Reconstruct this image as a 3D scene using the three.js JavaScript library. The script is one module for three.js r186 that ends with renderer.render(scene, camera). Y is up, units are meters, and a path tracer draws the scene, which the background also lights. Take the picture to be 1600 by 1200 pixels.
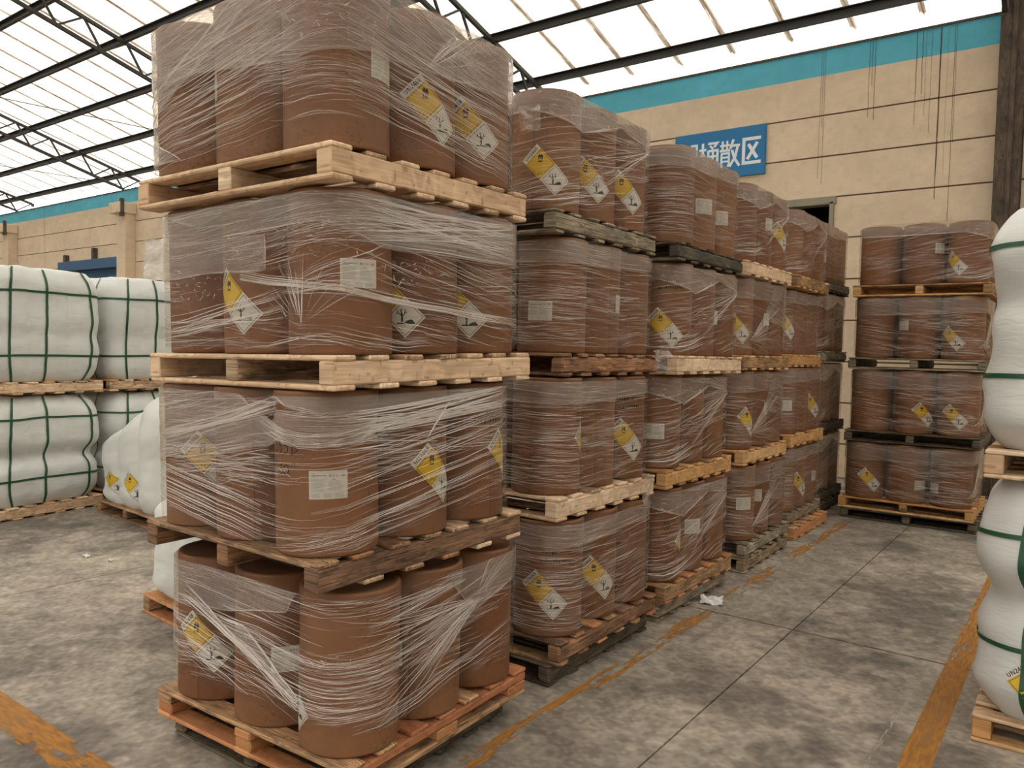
import * as THREE from 'three';
import { ConvexGeometry } from 'three/addons/geometries/ConvexGeometry.js';
import { ImprovedNoise } from 'three/addons/math/ImprovedNoise.js';
import { mergeGeometries } from 'three/addons/utils/BufferGeometryUtils.js';

// ------------------------------------------------------------------ camera, sky, exposure
const scene = new THREE.Scene();
const R = THREE.MathUtils.degToRad;
const camera = new THREE.PerspectiveCamera(2 * Math.atan(600 / 1220) * 180 / Math.PI, 4 / 3, 0.05, 200);
camera.rotation.order = 'YXZ';
camera.position.set(0, 1.7, 0);
camera.rotation.set(R(-2.43), R(36.47), R(1.385));
scene.add(camera);
scene.background = new THREE.Color(0.975, 1.0, 1.0);            // an even overcast sky
scene.backgroundIntensity = 2.7;
const renderer = new THREE.WebGLRenderer({ antialias: true });
renderer.toneMapping = THREE.LinearToneMapping;
renderer.toneMappingExposure = 1.5;
renderer.shadowMap.enabled = true;

// ------------------------------------------------------------------ helpers
let seedState = 7;
const rnd = () => { seedState = (seedState * 1664525 + 1013904223) >>> 0; return seedState / 4294967296; };
const reseed = (s) => { seedState = (s * 2654435761) >>> 0; for (let i = 0; i < 4; i++) rnd(); };
const rr = (a, b) => a + (b - a) * rnd();
const perlin = new ImprovedNoise();
const nz = (x, y = 0, z = 0) => perlin.noise(x + 31.7, y + 17.3, z + 5.1);
const clamp = (x, a = 0, b = 1) => Math.min(b, Math.max(a, x));
const smooth = (a, b, x) => { const t = clamp((x - a) / (b - a)); return t * t * (3 - 2 * t); };
const taken = new Map();
function numbered(name) {
  const n = taken.get(name) ?? 0; taken.set(name, n + 1);
  return n ? name + '_' + String(n).padStart(3, '0') : name;
}
const shade = (o) => { o.castShadow = o.receiveShadow = true; return o; };
function thing(name, label, category, group, matrix) {
  const o = new THREE.Group(); o.name = numbered(name);
  o.userData = { label, category }; if (group) o.userData.group = group;
  if (matrix) o.applyMatrix4(matrix);
  scene.add(o); return o;
}
function structure(name) { const o = new THREE.Group(); o.name = numbered(name); o.userData.kind = 'structure'; scene.add(o); return o; }
function piece(name, geometry, material, parent) {
  const m = shade(new THREE.Mesh(geometry, material)); m.name = name;
  const same = parent.children.filter((c) => c.name === name || c.name.startsWith(name + '_')).length;
  if (same) m.name = name + '_' + String(same).padStart(3, '0');
  parent.add(m); return m;
}
function gridGeometry(nu, nv, f, uvf) {        // f(i/nu, j/nv) -> [x,y,z]
  const p = [], uv = [], idx = [];
  for (let j = 0; j <= nv; j++) for (let i = 0; i <= nu; i++) { p.push(...f(i / nu, j / nv, i, j)); uv.push(...(uvf ? uvf(i / nu, j / nv, i, j) : [i / nu, j / nv])); }
  for (let j = 0; j < nv; j++) for (let i = 0; i < nu; i++) { const a = j * (nu + 1) + i, b = a + 1, c = a + nu + 1, d = c + 1; idx.push(a, b, d, a, d, c); }
  const g = new THREE.BufferGeometry();
  g.setAttribute('position', new THREE.Float32BufferAttribute(p, 3));
  g.setAttribute('uv', new THREE.Float32BufferAttribute(uv, 2));
  g.setIndex(idx); g.computeVertexNormals(); return g;
}
// a chamfered box; uv in metres, u along its longest side, shifted by (ou, ov)
function board(w, h, d, c = 0.004, ou = 0, ov = 0, wear = 0) {
  const pts = [], s = [-1, 1];
  for (const x of s) for (const y of s) for (const z of s) {
    const k = 1 + wear * rnd() * 2, q = c * k, X = x * w / 2, Y = y * h / 2, Z = z * d / 2;
    pts.push(new THREE.Vector3(X, Y - y * q, Z - z * q), new THREE.Vector3(X - x * q, Y, Z - z * q), new THREE.Vector3(X - x * q, Y - y * q, Z));
  }
  const g = new ConvexGeometry(pts); boxUV(g, w, h, d, ou, ov); return g;
}
function boxUV(g, w, h, d, ou = 0, ov = 0) {
  const P = g.attributes.position, N = g.attributes.normal, uv = new Float32Array(P.count * 2);
  const L = w >= h && w >= d ? 0 : d >= h ? 2 : 1;
  for (let i = 0; i < P.count; i++) {
    const p = [P.getX(i), P.getY(i), P.getZ(i)], n = [Math.abs(N.getX(i)), Math.abs(N.getY(i)), Math.abs(N.getZ(i))];
    const dom = n[0] > n[1] && n[0] > n[2] ? 0 : n[1] > n[2] ? 1 : 2;
    let a, b;
    if (dom === L) { [a, b] = [0, 1, 2].filter((k) => k !== L); uv[2 * i] = p[a] * 0.25 + ou; uv[2 * i + 1] = p[b] + ov; continue; }
    a = L; b = [0, 1, 2].find((k) => k !== L && k !== dom);
    uv[2 * i] = p[a] + ou; uv[2 * i + 1] = p[b] + ov;
  }
  g.setAttribute('uv', new THREE.BufferAttribute(uv, 2));
}
const moved = (g, x, y, z) => g.translate(x, y, z);
function bar(a, b, w, h, up = new THREE.Vector3(0, 1, 0)) {       // a box section from a to b
  const A = new THREE.Vector3(...a), B = new THREE.Vector3(...b), L = A.distanceTo(B);
  const g = new THREE.BoxGeometry(w, h, L), m = new THREE.Matrix4().lookAt(B, A, up);
  g.applyMatrix4(m); g.translate((A.x + B.x) / 2, (A.y + B.y) / 2, (A.z + B.z) / 2); return g;
}
function canvasOf(w, h, paint) { const c = document.createElement('canvas'); c.width = w; c.height = h; paint(c.getContext('2d'), w, h); return c; }
function canvasTexture(c, srgb = true, wrap = THREE.RepeatWrapping) {
  const t = new THREE.CanvasTexture(c); if (srgb) t.colorSpace = THREE.SRGBColorSpace;
  t.wrapS = t.wrapT = wrap; t.magFilter = THREE.LinearFilter; t.anisotropy = 8; return t;
}
function dataTexture(w, h, f, srgb = true, wrap = THREE.RepeatWrapping) {   // f(x, y) -> [r,g,b] 0..255
  const d = new Uint8Array(w * h * 4);
  for (let y = 0; y < h; y++) for (let x = 0; x < w; x++) { const v = f(x, y), o = (y * w + x) * 4; d[o] = v[0]; d[o + 1] = v[1]; d[o + 2] = v[2]; d[o + 3] = 255; }
  const t = new THREE.DataTexture(d, w, h); if (srgb) t.colorSpace = THREE.SRGBColorSpace;
  t.wrapS = t.wrapT = wrap; t.magFilter = THREE.LinearFilter; t.minFilter = THREE.LinearMipmapLinearFilter; t.generateMipmaps = true; t.anisotropy = 8; t.needsUpdate = true; return t;
}
// tiling value noise
function tileNoise(n, seed) {
  reseed(seed); const g = new Float32Array(n * n); for (let i = 0; i < g.length; i++) g[i] = rnd();
  return (u, v) => {                            // u, v in 0..1 tiles
    let x = u * n, y = v * n; let x0 = Math.floor(x), y0 = Math.floor(y); let fx = x - x0, fy = y - y0;
    fx = fx * fx * (3 - 2 * fx); fy = fy * fy * (3 - 2 * fy);
    x0 = ((x0 % n) + n) % n; y0 = ((y0 % n) + n) % n; const x1 = (x0 + 1) % n, y1 = (y0 + 1) % n;
    const a = g[y0 * n + x0], b = g[y0 * n + x1], c = g[y1 * n + x0], d = g[y1 * n + x1];
    return a + (b - a) * fx + (c - a) * fy + (a - b - c + d) * fx * fy;
  };
}
const std = (o) => new THREE.MeshStandardMaterial(o), phys = (o) => new THREE.MeshPhysicalMaterial(o);
const lin = (r, g, b) => new THREE.Color().setRGB(r, g, b);

// ------------------------------------------------------------------ materials
const nA = tileNoise(6, 11), nB = tileNoise(17, 12), nC = tileNoise(48, 13), nD = tileNoise(140, 14), nE = tileNoise(400, 15);
const floorTex = dataTexture(2048, 2048, (x, y) => {
  const u = x / 2048, v = y / 2048;
  const w = nB(u + 0.03 * nC(u, v), v) , big = nA(u, v), mid = nC(u, v), sm = nD(u, v), fine = nE(u, v);
  let k = 0.56 + 0.1 * (big - 0.5) + 0.11 * (w - 0.5) + 0.1 * (mid - 0.5) + 0.11 * (sm - 0.5) + 0.14 * (fine - 0.5);
  const dirt = smooth(0.52, 0.8, 0.55 * nB(u * 1 + 0.4, v + 0.2) + 0.3 * nC(v, u) + 0.25 * nD(v + 0.3, u * 1));
  k *= 1 - 0.24 * dirt; k = clamp(k, 0.12, 0.8);
  const green = 0.02 * (nB(v, u + 0.5) - 0.5);
  return [255 * (k * 1.05), 255 * (k * (0.975 + green)), 255 * (k * 0.885)];
});
floorTex.repeat.set(1 / 8.5, 1 / 8.5);
const floorBump = dataTexture(1024, 1024, (x, y) => { const u = x / 1024, v = y / 1024, k = 255 * (0.35 * nC(u, v) + 0.35 * nD(u, v) + 0.3 * nE(u, v)); return [k, k, k]; }, false);
floorBump.repeat.set(1 / 3.1, 1 / 3.1);
const floorMat = std({ map: floorTex, bumpMap: floorBump, bumpScale: 0.003, roughness: 0.78 });

const plasterTex = dataTexture(1024, 1024, (x, y) => {
  const u = x / 1024, v = y / 1024, k = 0.93 + 0.05 * (nA(u, v) - 0.5) + 0.04 * (nB(u, v) - 0.5) + 0.03 * (nC(u, v) - 0.5) + 0.03 * (nE(u, v) - 0.5) - 0.02 * smooth(0.6, 0.85, nC(v, u));
  return [255 * k, 255 * k * 0.995, 255 * k * 0.985];
});
plasterTex.repeat.set(1 / 4, 1 / 4);
const plaster = std({ map: plasterTex, color: lin(0.85, 0.685, 0.50), roughness: 0.85 });
const bluePaint = std({ map: plasterTex, color: lin(0.12, 0.57, 0.76), roughness: 0.7 });
const jointMat = std({ color: lin(0.16, 0.1, 0.06), roughness: 0.9 });
const concreteWall = std({ map: plasterTex, color: lin(0.6, 0.55, 0.48), roughness: 0.9 });

const woodTex = dataTexture(1024, 512, (x, y) => {
  const u = x / 1024, v = y / 512;
  const grain = nE((u * 0.04) % 1, v) * 0.5 + nD((u * 0.03 + 0.1) % 1, v + 0.02 * nB(u, v)) * 0.5, ring = 0.5 + 0.5 * Math.sin(2 * Math.PI * (9 * v + 1.6 * nB(u, v) + 0.8 * nA(u, v)));
  let k = 0.9 + 0.2 * (grain - 0.5) + 0.08 * (ring - 0.5) + 0.12 * (nA(u, v) - 0.5);
  const spot = smooth(0.82, 0.93, nC(u, v)); k *= 1 - 0.16 * spot;
  const k2 = 0.82 + 0.18 * k;
  return [255 * clamp(k), 255 * clamp(k * k2), 255 * clamp(k * k2 * k2)];
});
const oldWoodTex = dataTexture(1024, 512, (x, y) => {
  const u = x / 1024, v = y / 512;
  const grain = nE((u * 0.05) % 1, v), crack = smooth(0.78, 0.9, nE((u * 0.02 + 0.3) % 1, v)), st = smooth(0.5, 0.85, nC((u * 0.3) % 1, v) * 0.6 + nD((u * 0.4) % 1, v) * 0.4), big = nB((u * 0.5) % 1, v);
  let k = 0.78 + 0.35 * (grain - 0.5) + 0.3 * (big - 0.5); k *= 1 - 0.25 * st; k *= 1 - 0.4 * crack;
  return [255 * clamp(k), 255 * clamp(k * 0.96), 255 * clamp(k * 0.9)];
});
const woodOf = (c, old) => std({ map: old ? oldWoodTex : woodTex, bumpMap: old ? oldWoodTex : woodTex, bumpScale: old ? 0.003 : 0.0015, color: lin(...c).multiplyScalar(1.08), roughness: 0.75 });
const WOOD = {
  pale: [woodOf([0.82, 0.6, 0.4]), woodOf([0.88, 0.68, 0.48]), woodOf([0.74, 0.52, 0.33]), woodOf([0.76, 0.56, 0.4], true)],
  honey: [woodOf([0.70, 0.40, 0.16]), woodOf([0.62, 0.33, 0.13]), woodOf([0.74, 0.47, 0.22]), woodOf([0.55, 0.34, 0.17], true)],
  orange: [woodOf([0.56, 0.24, 0.1]), woodOf([0.62, 0.3, 0.12]), woodOf([0.66, 0.42, 0.24], true), woodOf([0.5, 0.2, 0.09])],
  brown: [woodOf([0.42, 0.24, 0.14], true), woodOf([0.5, 0.32, 0.2], true), woodOf([0.34, 0.2, 0.13], true), woodOf([0.5, 0.27, 0.15], true)],
  grey: [woodOf([0.42, 0.37, 0.29], true), woodOf([0.52, 0.47, 0.39], true), woodOf([0.33, 0.29, 0.22], true), woodOf([0.45, 0.36, 0.26], true)],
  dark: [woodOf([0.17, 0.14, 0.1], true), woodOf([0.22, 0.19, 0.14], true), woodOf([0.13, 0.11, 0.085], true), woodOf([0.26, 0.2, 0.14], true)],
};

const kraftTex = [0, 1, 2].map((k) => dataTexture(1024, 512, (x, y) => {
  const u = x / 1024, v = y / 512, o = 0.17 * k;
  const fib = nE(u + o, (v * 2) % 1) * 0.5 + nD((u * 2 + o) % 1, v) * 0.5;
  let c = 0.93 + 0.07 * (fib - 0.5) + 0.09 * (nA(u + o, v) - 0.5) + 0.05 * (nB((u + o) % 1, (v * 0.2) % 1) - 0.5);
  const ply = (u + o * 3) % 1;
  if (ply > 0.17 && ply < 0.24) c *= 0.93;                                     // glued vertical overlap of the board
  if (Math.abs(ply - 0.17) < 0.0018) c *= 0.8;
  const scuff = smooth(0.72, 0.88, nD(u, (v * 3 + o) % 1)) * smooth(0.5, 0.8, nB(u, v + o)); c *= 1 - 0.16 * scuff;
  return [255 * clamp(c), 255 * clamp(c * (0.985 + 0.02 * (nB(u, v) - 0.5))), 255 * clamp(c * 0.97)];
}));
const KRAFT = [0, 1, 2, 0, 1, 2].map((k, i) => std({ map: kraftTex[k], color: lin(...[[0.245, 0.104, 0.038], [0.268, 0.117, 0.046], [0.224, 0.091, 0.032], [0.255, 0.113, 0.046], [0.232, 0.096, 0.034], [0.278, 0.127, 0.053]][i]), roughness: 0.62 }));
const lidMat = std({ map: kraftTex[1], color: lin(0.238, 0.1, 0.036), roughness: 0.55 });
const shroudBump = dataTexture(1024, 1024, (x, y) => {
  const u = x / 1024, v = y / 1024, k = 255 * clamp(0.4 * nC((u * 0.25) % 1, v) + 0.4 * nD((u * 0.12) % 1, v + 0.03 * nB(u, v)) + 0.2 * nB(u, v)); return [k, k, k];
}, false);
const shroud = phys({ color: lin(0.64, 0.65, 0.62), roughness: 0.42, bumpMap: shroudBump, bumpScale: 0.0022, clearcoat: 0.2, clearcoatRoughness: 0.35 });
const sack = phys({ color: lin(0.66, 0.67, 0.63), roughness: 0.5, bumpMap: shroudBump, bumpScale: 0.0012 });
const strapMat = std({ color: lin(0.01, 0.075, 0.032), roughness: 0.45 });
const steel = std({ color: lin(0.03, 0.026, 0.023), roughness: 0.6 });
const steelBrown = std({ map: oldWoodTex, color: lin(0.16, 0.115, 0.085), roughness: 0.7 });

// ------------------------------------------------------------------ printed labels
function flameIcon(g, x, y, s) {              // flame over circle
  g.save(); g.translate(x, y); g.scale(s, s); g.fillStyle = g.strokeStyle = '#15130a'; g.lineWidth = 0.16;
  g.beginPath(); g.arc(0, 0.34, 0.36, 0, 7); g.stroke(); g.fillRect(-0.55, 0.74, 1.1, 0.14);
  g.beginPath(); g.moveTo(-0.45, 0.12); g.bezierCurveTo(-0.75, -0.4, -0.3, -0.55, -0.25, -0.95); g.bezierCurveTo(0, -0.75, 0.02, -0.6, 0.08, -0.5); g.bezierCurveTo(0.15, -0.7, 0.25, -0.75, 0.3, -0.85); g.bezierCurveTo(0.65, -0.4, 0.6, -0.1, 0.45, 0.12); g.bezierCurveTo(0.2, -0.1, -0.2, -0.1, -0.45, 0.12); g.fill(); g.restore();
}
function treeFishIcon(g, x, y, s) {           // dead tree and fish
  g.save(); g.translate(x, y); g.scale(s, s); g.strokeStyle = g.fillStyle = '#12140f'; g.lineCap = 'round';
  const st = (w, ...p) => { g.lineWidth = w; g.beginPath(); g.moveTo(p[0], p[1]); for (let i = 2; i < p.length; i += 2) g.lineTo(p[i], p[i + 1]); g.stroke(); };
  st(0.2, -0.35, 0.6, -0.33, 0.1, -0.38, -0.35); st(0.1, -0.36, -0.3, -0.5, -0.75); st(0.09, -0.35, -0.1, -0.75, -0.4, -0.85, -0.7); st(0.09, -0.34, 0, -0.05, -0.35, 0.0, -0.75); st(0.07, -0.72, -0.38, -0.98, -0.38); st(0.07, -0.07, -0.33, 0.18, -0.5); st(0.06, -0.46, -0.5, -0.3, -0.85);
  st(0.13, -0.85, 0.68, 0.95, 0.68);
  g.beginPath(); g.moveTo(-0.15, 0.66); g.quadraticCurveTo(0.25, 0.25, 0.75, 0.3); g.lineTo(0.98, 0.64); g.lineTo(0.5, 0.66); g.closePath(); g.fill(); g.restore();
}
const hazardTex = canvasTexture(canvasOf(256, 576, (g) => {
  g.fillStyle = '#cfcbc3'; g.fillRect(0, 0, 256, 576);
  g.fillStyle = '#1d1a17'; g.font = 'bold 54px sans-serif'; g.textAlign = 'center'; g.textBaseline = 'middle'; g.fillText('UN2468', 128, 34, 216);
  g.fillStyle = '#d0ab1c'; g.fillRect(0, 66, 256, 254); g.strokeStyle = '#2a2410'; g.lineWidth = 5; g.strokeRect(14, 80, 228, 226);
  g.save(); g.translate(128, 193); g.rotate(Math.PI / 4); flameIcon(g, 0, -66, 54); g.fillStyle = '#2a2410'; g.font = 'bold 34px sans-serif'; g.fillText('5.1', 0, 112); g.restore();
  g.strokeStyle = '#3a2c2a'; g.lineWidth = 5; g.strokeRect(16, 338, 224, 222);
  g.save(); g.translate(128, 449); g.rotate(Math.PI / 4); treeFishIcon(g, 0, -4, 84); g.restore();
}), true, THREE.ClampToEdgeWrapping);
const hazardMat = phys({ map: hazardTex, roughness: 0.4 });
const documentTex = canvasTexture(canvasOf(360, 256, (g) => {
  g.fillStyle = '#c9c7bf'; g.fillRect(0, 0, 360, 256); reseed(901);
  const row = (x, y, w, h, c) => { g.fillStyle = c; for (let k = x; k < x + w;) { const l = rr(3, 12); g.fillRect(k, y, Math.min(l, x + w - k), h); k += l + rr(2, 4); } };
  row(24, 24, 30, 6, '#7d8680'); row(24, 40, 140, 8, '#4d5450'); row(24, 54, 60, 5, '#5d6460');
  for (const [x, c] of [[196, '#2a2a28'], [228, '#b06060'], [262, '#b06a68'], [300, '#b86c6c'], [322, '#3a3836']]) { g.save(); g.translate(x, 44); g.rotate(Math.PI / 4); g.strokeStyle = c; g.lineWidth = 2.5; g.strokeRect(-9, -9, 18, 18); g.fillStyle = c; g.fillRect(-4, -4, 8, 8); g.restore(); }
  row(216, 76, 34, 6, '#3a3a38');
  for (let y = 74; y < 184; y += 7) { row(22, y, rr(100, 140), 3, '#8b8b86'); if (y > 86) row(184, y, rr(90, 140), 3, '#94948e'); }
  g.fillStyle = '#b5b4bd'; g.fillRect(20, 196, 316, 2); for (let y = 206; y < 244; y += 7) { row(22, y, 76, 3, '#8d918c'); row(140, y, 70, 3, '#8d8d88'); row(240, y, 80, 3, '#8d8d88'); }
}), true, THREE.ClampToEdgeWrapping);
const documentMat = std({ map: documentTex, roughness: 0.6 });
const inked = (w, h, paint) => std({ map: canvasTexture(canvasOf(w, h, paint), true, THREE.ClampToEdgeWrapping), transparent: true, roughness: 0.7 });
const handMat = inked(512, 384, (g) => {
  g.strokeStyle = 'rgba(24,14,10,0.95)'; g.lineCap = g.lineJoin = 'round'; g.lineWidth = 11;
  const five = (x, y, s) => { g.beginPath(); g.moveTo(x + 34 * s, y - 4); g.lineTo(x + 6 * s, y + 6); g.lineTo(x, y + 40 * s); g.quadraticCurveTo(x + 44 * s, y + 34 * s, x + 34 * s, y + 78 * s); g.quadraticCurveTo(x + 20 * s, y + 104 * s, x - 8 * s, y + 96 * s); g.stroke(); };
  five(40, 30, 1.25); five(128, 30, 1.25); five(216, 30, 1.25);
  g.beginPath(); g.moveTo(320, 30); g.lineTo(312, 160); g.moveTo(322, 34); g.quadraticCurveTo(420, 40, 340, 88); g.quadraticCurveTo(430, 100, 316, 150); g.stroke();
  five(150, 252, 0.95); g.beginPath(); g.ellipse(238, 300, 34, 46, 0.1, 0, 7); g.stroke();
  g.lineWidth = 9; for (const [x, y] of [[60, 232], [84, 226], [320, 232], [346, 226]]) { g.beginPath(); g.moveTo(x, y); g.lineTo(x - 6, y + 22); g.stroke(); }
});
const ringMat = inked(128, 160, (g) => { g.strokeStyle = g.fillStyle = 'rgba(28,18,12,0.9)'; g.lineWidth = 9; g.beginPath(); g.ellipse(64, 80, 50, 66, 0, 0, 7); g.stroke(); g.lineWidth = 10; g.beginPath(); g.moveTo(50, 44); g.lineTo(50, 116); g.moveTo(80, 44); g.lineTo(80, 116); g.moveTo(50, 80); g.lineTo(80, 80); g.stroke(); });
const printMat = inked(512, 256, (g) => {
  reseed(77); g.strokeStyle = 'rgba(40,22,14,0.8)'; g.lineWidth = 8;
  for (const [y, n, x0] of [[50, 10, 60], [170, 11, 30]]) for (let i = 0; i < n; i++) { const x = x0 + i * 40; if (rnd() < 0.1) continue; g.beginPath(); for (let k = 0; k < 3; k++) { g.moveTo(x + rr(0, 22), y + rr(-6, 10)); g.lineTo(x + rr(0, 22), y + rr(20, 46)); if (rnd() < 0.5) g.lineTo(x + rr(0, 26), y + rr(10, 40)); } g.stroke(); }
});

// ------------------------------------------------------------------ stretch film: a clear sheet, second layers and gathered folds, all of them geometry
const F_LEN = 2.36, F_HT = 0.64;
const filmBump = dataTexture(1024, 512, (x, y) => { const u = x / 1024, v = y / 512, k = 255 * clamp(0.5 * nE((u * 0.09) % 1, (v * 0.33 + 0.03 * nB(u, v)) % 1) + 0.4 * nD((u * 0.2) % 1, (v * 0.4 + 0.08 * nA(u, v)) % 1)); return [k, k, k]; }, false, THREE.MirroredRepeatWrapping);
const filmMat = phys({ color: lin(0.92, 0.9, 0.87), transmission: 0.988, thickness: 0, roughness: 0.12, bumpMap: filmBump, bumpScale: 0.0035, specularIntensity: 0.15, ior: 1.45, side: THREE.DoubleSide });
const layerMats = [0.93, 0.885, 0.81].map((t) => phys({ color: lin(0.93, 0.88, 0.82), transmission: t, thickness: 0, roughness: 0.2, bumpMap: filmBump, bumpScale: 0.004, ior: 1.5, side: THREE.DoubleSide }));
const foldMats = [0.78, 0.53].map((t) => phys({ color: lin(0.955, 0.885, 0.82), transmission: t, thickness: 0, roughness: 0.2, ior: 2.3,   // several plies reflect together
  side: THREE.DoubleSide }));
function filmPattern(seed, paint) {              // where the folds and the second layers of one wrapping run, in metres along and up the sheet
  reseed(seed);
  const strands = [], bands = [];
  const strand = (x0, y0, x1, y1, w, a, bow = 0) => strands.push([x0, y0, x1, y1, w * 0.00115, a, bow]);
  const band = (pts, a, edge = 0) => { bands.push([pts, a]); if (edge) for (let i = 0; i + 1 < pts.length; i++) for (let k = 0; k < 3; k++) strand(pts[i][0], pts[i][1] + rr(-0.006, 0.006), pts[i + 1][0], pts[i + 1][1] + rr(-0.006, 0.006), rr(1.5, 4), edge, rr(-0.008, 0.008)); };
  const field = (x0, x1, y0, y1, n, slope, aMax, len = [0.08, 0.5], wMax = 3) => { for (let i = 0; i < n; i++) { const x = rr(x0, x1), y = rr(y0, y1), l = rr(...len), sl = (typeof slope === 'function' ? slope(x, y) : slope) + rr(-0.07, 0.07); strand(x - l / 2, y - l / 2 * sl, x + l / 2, y + l / 2 * sl, rr(0.8, wMax), Math.pow(rnd(), 1.6) * aMax * 1.35 + 0.08, rr(-0.006, 0.006)); } };
  const fan = (cx, cy, a0, a1, n, l0, l1, aMax) => { for (let i = 0; i < n; i++) { const a = rr(a0, a1), q = rr(0, 0.12), l = rr(l0, l1); strand(cx + Math.cos(a) * q, cy + Math.sin(a) * q, cx + Math.cos(a) * l, cy + Math.sin(a) * l, rr(1, 3.4), rr(0.15, aMax), rr(-0.02, 0.02)); } };
  const crumple = (x0, x1, y0, y1, n, aMax) => { for (let i = 0; i < n; i++) { const x = rr(x0, x1), y = rr(y0, y1), a = rr(0, 6.28), l = rr(0.01, 0.05); strand(x, y, x + Math.cos(a) * l, y + Math.sin(a) * l * 0.5, rr(1, 4), rr(0.2, aMax), rr(-0.01, 0.01)); } };
  paint({ strand, band, field, fan, crumple });
  for (let i = 0; i < 2600; i++) { const x = rr(0, F_LEN), y = rr(0.02, 0.63), m = clamp(0.3 + 2.1 * nz(x * 2.2, y * 5, seed)) * (0.4 + 0.9 * y / 0.63); if (rnd() > m) continue; const l = rr(0.03, 0.26), sl = 0.3 * nz(x * 1.5, y * 3, seed + 9); strand(x, y, x + l, y + l * sl + rr(-0.006, 0.006), rr(0.7, 2.4), Math.pow(rnd(), 1.8) * 0.85 * m + 0.06, rr(-0.004, 0.004)); }
  return { strands, bands };
}
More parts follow.
